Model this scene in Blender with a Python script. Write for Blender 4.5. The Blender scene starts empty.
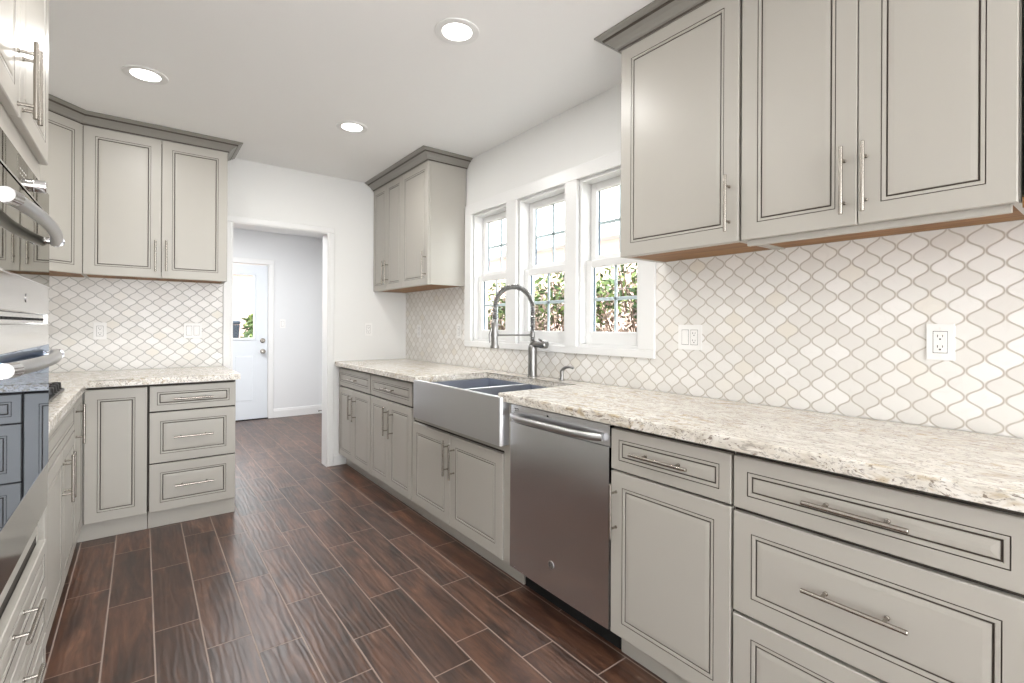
import bpy, bmesh, math, random
from mathutils import Vector, Matrix
random.seed(7)
S = bpy.context.scene
COL = S.collection
PI = math.pi

# ------------------------------------------------------------------ camera, sky, sun, exposure
H = 1.23
yaw, roll = math.radians(37.368), math.radians(0.2867)
fwd = Vector((math.sin(yaw), math.cos(yaw), 0)); rgt = Vector((math.cos(yaw), -math.sin(yaw), 0)); up = Vector((0, 0, 1))
r2 = rgt * math.cos(roll) + up * math.sin(roll); u2 = up * math.cos(roll) - rgt * math.sin(roll)
cam_d = bpy.data.cameras.new('camera'); cam = bpy.data.objects.new('camera', cam_d); COL.objects.link(cam)
cam.matrix_world = Matrix(((r2.x, u2.x, -fwd.x, 0), (r2.y, u2.y, -fwd.y, 0), (r2.z, u2.z, -fwd.z, H), (0, 0, 0, 1)))
cam_d.sensor_width = 36; cam_d.lens = 36 * 485.2 / 1024; cam_d.shift_y = -15.35 / 1024
cam_d.clip_start = 0.02; cam_d.clip_end = 200
S.camera = cam

world = bpy.data.worlds.new('sky'); S.world = world; world.use_nodes = True
wn = world.node_tree; bg = wn.nodes['Background']
bg.inputs[0].default_value = (0.95, 0.975, 1.0, 1); bg.inputs[1].default_value = 8.2

def lamp(name, kind, loc, energy, color=(1, 1, 1), size=0.2, size_y=None, rot=(0, 0, 0), spread=None, shape=None):
    l = bpy.data.lights.new(name, kind); l.energy = energy; l.color = color
    if kind == 'AREA':
        l.shape = shape or ('RECTANGLE' if size_y else 'DISK'); l.size = size
        if size_y: l.size_y = size_y
        if spread: l.spread = spread
    if kind == 'SUN': l.angle = 0.01
    o = bpy.data.objects.new(name, l); COL.objects.link(o); o.location = loc; o.rotation_euler = rot
    return o
lamp('sun', 'SUN', (0, 0, 10), 9.0, (1, .95, .88), rot=(0, math.radians(-33), math.radians(-14)))
# added fill light behind the camera, standing in for unseen daylight
lamp('fill_rear', 'AREA', (0.55, -2.38, 1.3), 14, (.98, .985, 1), 2.2, 2.0, rot=(math.radians(104), 0, 0))
# second added fill, from the unseen right rear, lifts the oven-side cabinets
lamp('fill_right_rear', 'AREA', (2.0, -1.6, 1.05), 52, (.985, .99, 1), 1.4, 2.0, rot=(math.radians(88), 0, math.radians(50)))
DOWN = 8.6
CEIL = 2.53
LIGHTS = [(1.103, 1.855), (0.012, 3.172), (1.092, 3.168)]
for i, (x, y) in enumerate(LIGHTS + [(0.15, 1.6)]):  # last position is an added lamp, unseen and without a fixture
    lamp('downlight_lamp', 'AREA', (x, y, CEIL - 0.012), DOWN, (1, .985, .96), 0.12)
lamp('hall_fill', 'AREA', (0.6, 5.4, 2.42), 56, (.985, .99, 1), 1.2)  # added fill to brighten the hall, no fixture built for it
V = S.view_settings
V.view_transform = 'Standard'; V.look = 'None'; V.gamma = 1; V.use_curve_mapping = False
V.exposure = 0.0

# ------------------------------------------------------------------ materials
def srgb(r, g, b):
    f = lambda c: (c / 255 / 12.92) if c / 255 <= 0.04045 else ((c / 255 + 0.055) / 1.055) ** 2.4
    return (f(r), f(g), f(b), 1)
class NT:
    def __init__(s, name):
        s.m = bpy.data.materials.new(name); s.m.use_nodes = True; s.t = s.m.node_tree; s.n = s.t.nodes
        s.b = s.n['Principled BSDF']
    def add(s, typ, **kw):
        n = s.n.new(typ)
        for k, v in kw.items(): setattr(n, k, v)
        return n
    def link(s, a, b): s.t.links.new(a, b)
    def inp(s, n, i, v):
        if hasattr(v, 'links'): s.link(v, n.inputs[i])
        elif v is not None: n.inputs[i].default_value = v
    def math(s, op, a, b=None, c=None):
        n = s.add('ShaderNodeMath', operation=op)
        s.inp(n, 0, a); s.inp(n, 1, b)
        if c is not None: s.inp(n, 2, c)
        return n.outputs[0]
    def mix(s, f, a, b, blend='MIX'):
        n = s.add('ShaderNodeMix', data_type='RGBA', blend_type=blend)
        s.inp(n, 0, f); s.inp(n, 6, a); s.inp(n, 7, b)
        return n.outputs[2]
    def ramp(s, f, stops, interp='LINEAR'):
        n = s.add('ShaderNodeValToRGB'); r = n.color_ramp; r.interpolation = interp
        while len(r.elements) < len(stops): r.elements.new(0.5)
        for e, (p, c) in zip(r.elements, stops):
            e.position = p; e.color = c if len(c) == 4 else (*c, 1)
        s.inp(n, 0, f); return n.outputs[0]
    def noise(s, vec, scale, detail=3, rough=.5, dist=0.0, out='Fac'):
        n = s.add('ShaderNodeTexNoise'); s.inp(n, 'Vector', vec)
        n.inputs['Scale'].default_value = scale; n.inputs['Detail'].default_value = detail
        n.inputs['Roughness'].default_value = rough; n.inputs['Distortion'].default_value = dist
        return n.outputs[out]
    def mapping(s, vec, scale=(1, 1, 1), loc=(0, 0, 0), rot=(0, 0, 0)):
        n = s.add('ShaderNodeMapping'); s.inp(n, 'Vector', vec)
        n.inputs['Scale'].default_value = scale; n.inputs['Location'].default_value = loc; n.inputs['Rotation'].default_value = rot
        return n.outputs[0]
    def pos(s): return s.add('ShaderNodeNewGeometry').outputs['Position']
    def uv(s): return s.add('ShaderNodeTexCoord').outputs['UV']
    def obj(s): return s.add('ShaderNodeTexCoord').outputs['Object']
    def bump(s, h, strength=.2, dist=.01):
        n = s.add('ShaderNodeBump'); s.inp(n, 'Height', h); n.inputs['Strength'].default_value = strength
        n.inputs['Distance'].default_value = dist; s.link(n.outputs[0], s.b.inputs['Normal'])
    def set(s, **kw):
        for k, v in kw.items(): s.inp(s.b, {'col': 'Base Color', 'rough': 'Roughness', 'metal': 'Metallic', 'spec': 'Specular IOR Level',
                                           'coat': 'Coat Weight', 'crough': 'Coat Roughness', 'aniso': 'Anisotropic', 'emit': 'Emission Color', 'es': 'Emission Strength'}[k], v)
        return s.m

def plain(name, col, rough=.5, metal=0, spec=.5, var=.03, **kw):
    t = NT(name); p = t.pos(); f = t.noise(p, 6, 2)
    c2 = tuple(min(1, x * (1 - var * 2)) for x in col[:3]) + (1,)
    t.set(col=t.mix(f, col, c2), rough=rough, metal=metal, spec=spec, **kw); return t.m

M = {}
M['paint'] = plain('greige_cabinet_paint', srgb(177, 173, 165), .36, spec=.42, var=.015)
M['crown_shade_paint'] = plain('shaded_crown_paint', srgb(143, 140, 134), .36, spec=.42, var=.03)  # cabinet paint darkened: the crowns' shade is put into the colour
M['glaze'] = plain('umber_glaze_in_groove', srgb(74, 66, 58), .5)
M['gap_shade'] = plain('painted_gap_shade', srgb(60, 54, 48), .7)  # dark colour standing in for shade in the joints between fronts
M['wood'] = NT('raw_wood_underside')
t = M['wood']; p = t.mapping(t.pos(), (40, 3, 40)); M['wood'] = t.set(col=t.ramp(t.noise(p, 1.5, 5, .6), [(.3, srgb(116, 80, 42)), (.7, srgb(152, 110, 64))]), rough=.6)
def wallmat(name, c):
    t = NT(name); t.bump(t.noise(t.pos(), 260, 2), .05, .002); return t.set(col=c, rough=.62, spec=.3)
M['wall'] = wallmat('white_wall_paint', srgb(231, 231, 229))
M['hallwall'] = wallmat('pale_grey_hall_paint', srgb(226, 227, 228))
M['ceil'] = wallmat('ceiling_paint', srgb(243, 243, 242))
M['trim'] = plain('white_trim_gloss', srgb(233, 233, 232), .32, var=.01)
M['plate'] = plain('white_plastic_plate', srgb(240, 239, 237), .35, var=.01)
M['slot'] = plain('dark_socket_slot', srgb(40, 38, 36), .6)
M['door'] = plain('white_door_paint', srgb(222, 227, 232), .35, var=.01)
M['nickel'] = plain('brushed_nickel', srgb(172, 166, 158), .27, metal=1, var=.05)
M['faucet_steel'] = plain('brushed_faucet_steel', srgb(150, 149, 147), .28, metal=1, var=.04)
M['hose'] = plain('dark_faucet_hose', srgb(70, 70, 72), .4)
M['chrome'] = plain('polished_chrome', srgb(225, 225, 228), .08, metal=1, var=.01)
M['black'] = plain('black_enamel', srgb(22, 22, 23), .35)
M['satin'] = plain('satin_steel_handle', srgb(186, 186, 186), .33, metal=1, var=.03)
M['rubber'] = plain('dark_void', srgb(10, 10, 10), .9)

def steel(name, col, rough=.3, stretch=(3, 3, 600), aniso=.75):
    t = NT(name); p = t.mapping(t.obj(), stretch); n = t.noise(p, 1, 3, .6)
    tg = t.add('ShaderNodeTangent', direction_type='UV_MAP'); t.link(tg.outputs[0], t.b.inputs['Tangent'])
    t.b.inputs["Anisotropic Rotation"].default_value = 0.0
    c2 = tuple(x * .97 for x in col[:3]) + (1,)
    return t.set(col=t.mix(n, col, c2), rough=t.math('ADD', t.math('MULTIPLY', n, .06), rough - .03), metal=1, aniso=aniso)
M['steel'] = steel('brushed_steel', srgb(214, 214, 215), .3)
M['steel_dw'] = steel('brushed_dark_steel', srgb(222, 223, 226), .25, (60, 60, 2), .95)
M['steel_basin'] = steel('shaded_satin_basin_steel', srgb(168, 173, 184), .40, aniso=0)  # steel toned darker and bluer, the basin's shadow set into its colour
def mirror(name, col, rough):
    t = NT(name); g = t.add('ShaderNodeBsdfGlossy'); g.inputs[0].default_value = col; g.inputs[1].default_value = rough
    t.link(g.outputs[0], t.n['Material Output'].inputs[0]); return t.m
M['ovenglass'] = mirror('dark_oven_glass', (.50, .49, .46, 1), .015)
M['blueglass'] = mirror('blue_tinted_oven_glass', (.47, .53, .64, 1), .015)
M['panel_display'] = mirror('control_panel_glass', (.42, .41, .385, 1), .08)
M['steel_oven'] = steel('oven_trim_steel', srgb(205, 204, 202), .12, (3, 3, 300), 0)

# clear window glass
t = NT('clear_window_glass'); gl = t.add('ShaderNodeBsdfGlossy'); gl.inputs[1].default_value = 0.0; tr = t.add('ShaderNodeBsdfTransparent')
tr.inputs[0].default_value = (.97, .985, .98, 1); fr = t.add('ShaderNodeFresnel'); fr.inputs[0].default_value = 1.25
mx = t.add('ShaderNodeMixShader'); gm = t.add('ShaderNodeNewGeometry'); t.link(t.math('MULTIPLY', fr.outputs[0], t.math('SUBTRACT', 1, gm.outputs['Backfacing'])), mx.inputs[0]); t.link(tr.outputs[0], mx.inputs[1]); t.link(gl.outputs[0], mx.inputs[2])
t.link(mx.outputs[0], t.n['Material Output'].inputs[0]); M['glass'] = t.m

# lit lens of a downlight
t = NT('lit_lens'); M['lens'] = t.set(col=(1, 1, 1, 1), emit=(1, .97, .92, 1), es=9.0)

# granite
def granite():
    t = NT('speckled_granite'); p = t.pos(); st = t.mapping(p, (1.0, .45, 1.0), rot=(0, 0, math.radians(25)))
    warp = t.add('ShaderNodeVectorMath', operation='ADD'); sc = t.add('ShaderNodeVectorMath', operation='SCALE')
    t.link(t.noise(st, 9, 3, out='Color'), sc.inputs[0]); sc.inputs['Scale'].default_value = .12
    t.link(st, warp.inputs[0]); t.link(sc.outputs[0], warp.inputs[1]); w = warp.outputs[0]
    base = t.ramp(t.noise(w, 30, 5, .62), [(.32, srgb(192, 184, 172)), (.46, srgb(218, 212, 202)), (.68, srgb(236, 232, 225))])
    tan = t.ramp(t.noise(w, 48, 4, .6), [(.51, (0, 0, 0)), (.64, (1, 1, 1))])
    tan = t.math('MULTIPLY', tan, t.ramp(t.noise(w, 4, 2), [(.42, (.1, .1, .1)), (.62, (.8, .8, .8))]))
    c = t.mix(tan, base, srgb(184, 164, 128))
    grey = t.ramp(t.noise(t.mapping(w, loc=(3, 5, 1)), 105, 4, .65), [(.55, (0, 0, 0)), (.62, (1, 1, 1))])
    c = t.mix(t.math('MULTIPLY', grey, .75), c, srgb(160, 152, 143))
    dk = t.ramp(t.noise(t.mapping(w, loc=(9, 2, 4)), 170, 3, .6), [(.585, (0, 0, 0)), (.635, (1, 1, 1))])
    c = t.mix(t.math('MULTIPLY', dk, .8), c, srgb(112, 96, 84))
    return t.set(col=c, rough=.16, spec=.5)
M['granite'] = granite()

# wood-look porcelain planks: each plank face carries its own UV (metres) and a random value
def plank():
    t = NT('wood_look_plank'); uv = t.uv(); at = t.add('ShaderNodeAttribute', attribute_name='rnd'); r = at.outputs['Fac']
    off = t.add('ShaderNodeCombineXYZ'); t.inp(off, 0, t.math('MULTIPLY', r, 37)); t.inp(off, 1, t.math('MULTIPLY', r, 91))
    ad = t.add('ShaderNodeVectorMath', operation='ADD'); t.link(uv, ad.inputs[0]); t.link(off.outputs[0], ad.inputs[1]); v = ad.outputs[0]
    g1 = t.noise(t.mapping(v, (17, 2.6, 1)), 1, 5, .6, 1.1)
    g2 = t.noise(t.mapping(v, (120, 8, 1)), 1, 4, .65, .3)
    blot = t.noise(t.mapping(v, (8, 4, 1)), 1, 3, .55, .6)
    c = t.ramp(g1, [(.28, srgb(50, 32, 25)), (.45, srgb(80, 52, 39)), (.6, srgb(106, 72, 54)), (.76, srgb(138, 99, 76))])
    c = t.mix(t.math('MULTIPLY', t.ramp(g2, [(.45, (0, 0, 0)), (.7, (1, 1, 1))]), .28), c, srgb(66, 46, 38))
    c = t.mix(t.ramp(blot, [(.52, (0, 0, 0)), (.72, (.85, .85, .85))]), c, srgb(48, 33, 27))
    hv = t.add('ShaderNodeHueSaturation'); t.inp(hv, 'Value', t.math('ADD', t.math('MULTIPLY', r, .40), .60)); t.inp(hv, 'Saturation', 1.0); t.inp(hv, 'Color', c)
    w = t.add('ShaderNodeTexWave', wave_type='BANDS', bands_direction='X'); t.inp(w, 'Vector', t.mapping(v, (1, .16, 1)))
    w.inputs['Scale'].default_value = 12; w.inputs['Distortion'].default_value = 9; w.inputs['Detail'].default_value = 2; w.inputs['Detail Scale'].default_value = 1.3
    h = t.math('ADD', t.math('MULTIPLY', w.outputs['Fac'], .8), t.math('MULTIPLY', g2, .35))
    t.bump(t.math('MULTIPLY', h, t.ramp(t.noise(t.pos(), 2.2, 2), [(.35, (.45, .45, .45)), (.6, (1, 1, 1))])), .13, .006)
    return t.set(col=hv.outputs[0], rough=t.math('ADD', t.math('MULTIPLY', g2, .16), .27), spec=.75, coat=.1, crough=.32)
M['plank'] = plank()
M['grout'] = plain('floor_grout', srgb(166, 150, 140), .8)

# arabesque marble tile; 'axis' is the wall's horizontal axis, u0/v0 put a neck of the pattern in place
def tilemat(name, axis, u0, v0, W, P, warm):
    t = NT(name); sp = t.add('ShaderNodeSeparateXYZ'); t.link(t.pos(), sp.inputs[0])
    u = t.math('SUBTRACT', sp.outputs[axis], u0); v = t.math('SUBTRACT', sp.outputs[2], v0)
    ph = t.math('MULTIPLY', v, 2 * PI / P); a = W / 4 - .0025
    # a slightly squared sine makes round shoulders and narrow necks
    s1 = t.math('MULTIPLY', t.math('COSINE', ph), a * 1.04); s3 = t.math('MULTIPLY', t.math('COSINE', t.math('MULTIPLY', ph, 3)), -a * .04)
    s = t.math('ADD', s1, s3)
    ds = t.math('MULTIPLY', t.math('SINE', ph), a * 2 * PI / P); k = t.math('DIVIDE', 1, t.math('SQRT', t.math('ADD', t.math('MULTIPLY', ds, ds), 1)))
    def dist(x): return t.math('ABSOLUTE', t.math('SUBTRACT', t.math('FLOORED_MODULO', x, W), W / 2))
    e_in = t.math('SUBTRACT', t.math('SUBTRACT', u, s), W * .75); o_in = t.math('SUBTRACT', t.math('ADD', u, s), W * .25)
    de = dist(e_in); do = dist(o_in)
    d = t.math('MULTIPLY', t.math('MINIMUM', de, do), k)
    e = t.math('FLOOR', t.math('DIVIDE', t.math('SUBTRACT', e_in, W / 2), W)); o = t.math('FLOOR', t.math('DIVIDE', t.math('SUBTRACT', o_in, W / 2), W))
    par = t.math('FLOORED_MODULO', t.math('SUBTRACT', e, o), 2)
    row = t.math('FLOOR', t.math('ADD', t.math('DIVIDE', v, P), t.math('MULTIPLY', par, .5)))
    cv = t.add('ShaderNodeCombineXYZ'); t.inp(cv, 0, t.math('ADD', e, o)); t.inp(cv, 1, row); t.inp(cv, 2, par)
    wn_ = t.add('ShaderNodeTexWhiteNoise', noise_dimensions='3D'); t.link(cv.outputs[0], wn_.inputs['Vector']); rv = wn_.outputs['Value']
    vein = t.noise(t.pos(), 14, 6, .65, 1.5)
    c = t.ramp(rv, [(0, srgb(222, 219, 214)), (.5, srgb(230, 228, 224)), (.92, srgb(237, 235, 232)), (1, srgb(225, 220, 210))])
    c = t.mix(t.ramp(vein, [(.55, (0, 0, 0)), (.75, (.3, .3, .3))]), c, srgb(212, 208, 202))
    g = t.ramp(d, [(.0009, (1, 1, 1)), (.0018, (0, 0, 0))])
    c = t.mix(g, c, warm)
    t.bump(t.ramp(d, [(.001, (0, 0, 0)), (.0035, (1, 1, 1))]), .35, .003)
    return t.set(col=c, rough=.28, spec=.45)
M['tile_R'] = tilemat('arabesque_tile_window_wall', 1, .471, 1.506, .0868, .0815, srgb(180, 171, 158))
M['tile_B'] = tilemat('arabesque_tile_door_wall', 0, -.336, 1.307, .0885, .0790, srgb(168, 166, 162))

# ------------------------------------------------------------------ mesh helpers
class MB:
    def __init__(s): s.bm = bmesh.new(); s.mats = []
    def mi(s, key):
        if key not in s.mats: s.mats.append(key)
        return s.mats.index(key)
    def face(s, vs, k):
        try: f = s.bm.faces.new(vs)
        except ValueError: return None
        f.material_index = s.mi(k); return f
    def quad(s, pts, k): return s.face([s.bm.verts.new(p) for p in pts], k)
    def box(s, x0, x1, y0, y1, z0, z1, k, bev=0.0, seg=1):
        x0, x1 = sorted((x0, x1)); y0, y1 = sorted((y0, y1)); z0, z1 = sorted((z0, z1))
        v = [s.bm.verts.new((x, y, z)) for z in (z0, z1) for y in (y0, y1) for x in (x0, x1)]
        fs = [s.face([v[i] for i in q], k) for q in ((0, 2, 3, 1), (4, 5, 7, 6), (0, 1, 5, 4), (2, 6, 7, 3), (0, 4, 6, 2), (1, 3, 7, 5))]
        if bev:
            es = list({e for f in fs for e in f.edges})
            r = bmesh.ops.bevel(s.bm, geom=es, offset=bev, segments=seg, affect='EDGES', profile=.5)
            for f in r['faces']: f.material_index = s.mi(k)
        return s
    def ring(s, c, u, w, r, n): return [s.bm.verts.new(c + u * (math.cos(2 * PI * i / n) * r) + w * (math.sin(2 * PI * i / n) * r)) for i in range(n)]
    def loft(s, rings, k, cap=True, closed=False):
        n = len(rings[0]); pairs = list(zip(rings, rings[1:])) + ([(rings[-1], rings[0])] if closed else [])
        for a, b in pairs:
            for i in range(n): s.face([a[i], a[(i + 1) % n], b[(i + 1) % n], b[i]], k)
        if cap and not closed:
            s.face(list(reversed(rings[0])), k); s.face(rings[-1], k)
        return s
    def tube(s, path, r, k, n=12, cap=True, flat=1.0, closed=False):
        P = [Vector(p) for p in path]; rs = r if isinstance(r, (list, tuple)) else [r] * len(P); rings = []; u = None
        for i, p in enumerate(P):
            if closed: d = (P[(i + 1) % len(P)] - P[i - 1]).normalized()
            else: d = (P[min(i + 1, len(P) - 1)] - P[max(i - 1, 0)]).normalized()
            if u is None:
                a = Vector((0, 0, 1)) if abs(d.z) < .9 else Vector((1, 0, 0)); u = d.cross(a).normalized()
            else: u = (u - d * u.dot(d)).normalized()
            w = d.cross(u); rings.append([s.bm.verts.new(p + u * (math.cos(2 * PI * j / n) * rs[i]) + w * (math.sin(2 * PI * j / n) * rs[i] * flat)) for j in range(n)])
        return s.loft(rings, k, cap, closed)
    def cyl(s, p0, p1, r, k, n=16, r1=None): return s.tube([p0, p1], [r, r if r1 is None else r1], k, n)
    def lathe(s, prof, c, axis, k, n=24, cap=True):
        a = Vector(axis).normalized(); b = Vector((0, 0, 1)) if abs(a.z) < .9 else Vector((1, 0, 0)); u = a.cross(b).normalized(); w = a.cross(u)
        return s.loft([s.ring(Vector(c) + a * h, u, w, max(r, 1e-5), n) for r, h in prof], k, cap)
    def prism(s, poly, z0, z1, k, bev=0.0, seg=2):
        a = [s.bm.verts.new((x, y, z0)) for x, y in poly]; b = [s.bm.verts.new((x, y, z1)) for x, y in poly]
        ft = s.face(b, k); s.face(list(reversed(a)), k)
        for i in range(len(a)):
            j = (i + 1) % len(a); s.face([a[i], a[j], b[j], b[i]], k)
        if bev:
            r = bmesh.ops.bevel(s.bm, geom=list(ft.edges), offset=bev, segments=seg, affect='EDGES', profile=.5)
            for f in r['faces']: f.material_index = s.mi(k)
        return s
    def sweep(s, path, prof, k, side=1, dark=()):
        """profile (out, z) swept along a flat polyline with mitred corners; out is to the path's right for side=1"""
        P = [Vector((x, y)) for x, y in path]; rings = []
        for i, p in enumerate(P):
            ns = []
            for a, b in ((i - 1, i), (i, i + 1)):
                if 0 <= a and b < len(P):
                    d = (P[b] - P[a]).normalized(); ns.append(Vector((d.y, -d.x)) * side)
            m = (ns[0] + ns[-1]).normalized(); m = m / m.dot(ns[0])
            rings.append([s.bm.verts.new((p.x + m.x * o, p.y + m.y * o, z)) for o, z in prof])
        n = len(prof)
        for a, b in zip(rings, rings[1:]):
            for i in range(n): s.face([a[i], a[(i + 1) % n], b[(i + 1) % n], b[i]], 'glaze' if i in dark else k)
        s.face(rings[0], k); s.face(list(reversed(rings[-1])), k); return s
    def build(s, name, parent=None, smooth=False, origin=None, uv=None, weld=False):
        if weld: bmesh.ops.remove_doubles(s.bm, verts=s.bm.verts, dist=1e-5)
        bmesh.ops.recalc_face_normals(s.bm, faces=s.bm.faces)
        if origin: bmesh.ops.translate(s.bm, verts=s.bm.verts, vec=-Vector(origin))
        me = bpy.data.meshes.new(name); s.bm.to_mesh(me); s.bm.free()
        for k in s.mats: me.materials.append(M[k])
        if uv is not None:
            l = me.uv_layers.new(name='UVMap')
            for lp in me.loops:
                co = me.vertices[lp.vertex_index].co; l.data[lp.index].uv = (co[uv[0]], co[uv[1]])
        if smooth:
            me.polygons.foreach_set('use_smooth', [True] * len(me.polygons)); me.set_sharp_from_angle(angle=math.radians(35))
        o = bpy.data.objects.new(name, me); COL.objects.link(o)
        if origin: o.location = origin
        if parent: o.parent = parent
        return o

def tag(o, label=None, cat=None, group=None, kind=None):
    if label: o['label'] = label
    if cat: o['category'] = cat
    if group: o['group'] = group
    if kind: o['kind'] = kind
    return o
def empty(name, loc, rz, label, cat, group=None):
    o = bpy.data.objects.new(name, None); o.empty_display_size = .1; COL.objects.link(o); o.location = loc; o.rotation_euler = (0, 0, rz)
    return tag(o, label, cat, group)
def struct(mb, name, **kw): return tag(mb.build(name, **kw), kind='structure')

# ------------------------------------------------------------------ the room
XL, XR, YB, YF = -0.93, 2.03, 4.33, -2.5
HB, HXL, HXR, HC = 7.02, -0.9, 2.02, 2.45       # hall beyond the doorway
DX0, DX1, DZ = 0.553, 1.292, 2.025               # doorway opening
WIN = [(2.70, 3.165), (2.11, 2.60), (1.565, 2.025)]; WZ0, WZ1 = 1.105, 2.095

# floor: one face per plank laid over a grout bed
fl = MB(); fl.quad([(XL, YF, 0), (XR + .1, YF, 0), (XR + .1, HB, 0), (XL, HB, 0)], 'grout')
PW, PL, G = .1546, .6126, .0026; rl = fl.bm.faces.layers.float.new('rnd'); ul = fl.bm.loops.layers.uv.new('UVMap')
phase = {-1: .47, 0: .27, 1: .562, 2: .32, 3: .18, 4: .456, 5: .042, 6: .284, 7: .40, 8: .18, 9: .56}
for k in range(-6, 15):
    x0 = -.11 + PW * k; x1 = x0 + PW; x0 = max(x0, XL); x1 = min(x1, XR + .1)
    if x1 - x0 < .01: continue
    ph = phase.get(k, random.random() * PL); y = ph - PL * 6
    while y < HB:
        a, b = max(y + G, YF), min(y + PL - G, HB)
        if b - a > .01:
            f = fl.quad([(x0 + G, a, .0012), (x1 - G, a, .0012), (x1 - G, b, .0012), (x0 + G, b, .0012)], 'plank'); f[rl] = random.random()
            for lp in f.loops: lp[ul].uv = (lp.vert.co.x - x0, lp.vert.co.y - y)
        y += PL
struct(fl, 'floor')
struct(MB().box(XL - .12, XR + .14, YF - .12, YB + .12, CEIL, CEIL + .15, 'ceil'), 'ceiling')
struct(MB().box(HXL - .12, HXR + .14, YB + .12, HB + .12, HC, HC + .15, 'ceil'), 'ceiling_hall')

def wall_y(name, x0, x1, y0, y1, z1, holes, k='wall', axis='y'):
    """a wall slab with rectangular holes; for axis 'y' the wall runs along y and is x0..x1 thick"""
    mb = MB(); hs = sorted(holes)
    def bx(a, b, za, zb):
        if b - a < 1e-4 or zb - za < 1e-4: return
        if axis == 'y': mb.box(x0, x1, a, b, za, zb, k)
        else: mb.box(a, b, y0, y1, za, zb, k)
    lo, hi = (y0, y1) if axis == 'y' else (x0, x1); c = lo
    for a, b, za, zb in hs:
        bx(c, a, 0, z1); bx(a, b, 0, za); bx(a, b, zb, z1); c = b
    bx(c, hi, 0, z1)
    return struct(mb, name, weld=True)
wall_y('wall_window_side', XR, XR + .14, YF, YB + .12, CEIL, [(a, b, WZ0, WZ1) for a, b in WIN] + [(-2.35, -.85, .05, 2.25)])  # last hole is an added, unseen opening that lets light in
wall_y('wall_oven_side', XL - .12, XL, YF, YB + .12, CEIL, [])
wall_y('wall_back', XL, XR, YB, YB + .12, CEIL, [(DX0 - .0, DX1 + .0, 0, DZ + .015)], axis='x')
wall_y('wall_front', XL, XR, YF - .12, YF, CEIL, [(-.55, 1.65, .3, 2.3)], axis='x')  # unseen opening behind the camera, added for its light
wall_y('wall_hall_back', HXL - .12, HXR + .12, HB, HB + .12, HC, [(.42, 1.335, 0, 2.03)], 'hallwall', 'x')
wall_y('wall_hall_right', HXR, HXR + .12, YB + .12, HB, HC, [], 'hallwall')
wall_y('wall_hall_left', HXL - .12, HXL, YB + .12, HB, HC, [], 'hallwall')

# doorway lining and casing (kitchen side)
t_ = MB()
for x0, x1 in ((DX0 - .055, DX0), (DX1, DX1 + .046)): t_.box(x0, x1, YB - .018, YB, 0, DZ + .005, 'trim', .004)
t_.box(DX0 - .055, DX1 + .046, YB - .02, YB, DZ + .005, DZ + .052, 'trim', .004)
t_.box(DX0 - .001, DX0 + .012, YB - .012, YB + .13, 0, DZ, 'trim'); t_.box(DX1 - .012, DX1 + .001, YB - .012, YB + .13, 0, DZ, 'trim')
t_.box(DX0, DX1, YB - .012, YB + .13, DZ, DZ + .016, 'trim')
struct(t_, 'trim_1')
# baseboards: profile stepped at the top
def baseboard(name, path, side, h=.11):
    struct(MB().sweep(path, [(0, .001), (.014, .001), (.014, h - .03), (.010, h - .018), (.011, h - .012), (.004, h), (0, h)], 'trim', side), name)
baseboard('baseboard_back', [(DX1 + .047, YB - .001), (1.51, YB - .001)], 1)
baseboard('baseboard_hall_back', [(1.391, HB - .001), (HXR - .001, HB - .001)], 1, .12)
baseboard('baseboard_hall_side', [(HXR - .001, HB - .016), (HXR - .001, YB + .14)], 1, .12)

# window trim: one flat frame around the three openings
t_ = MB(); TY0, TY1, TZ0, TZ1 = 1.475, 3.245, 1.072, 2.165; tx0, tx1 = XR - .022, XR
t_.box(tx0, tx1, TY0, TY1, TZ0, WZ0 + .008, 'trim', .002); t_.box(tx0, tx1, TY0, TY1, WZ1 - .008, TZ1, 'trim', .002)
for a, b in ((TY0, WIN[2][0] + .008), (WIN[2][1] - .008, WIN[1][0] + .008), (WIN[1][1] - .008, WIN[0][0] + .008), (WIN[0][1] - .008, TY1)):
    t_.box(tx0, tx1, a, b, WZ0 + .008, WZ1 - .008, 'trim', .002)
struct(t_, 'trim_2')

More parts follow.
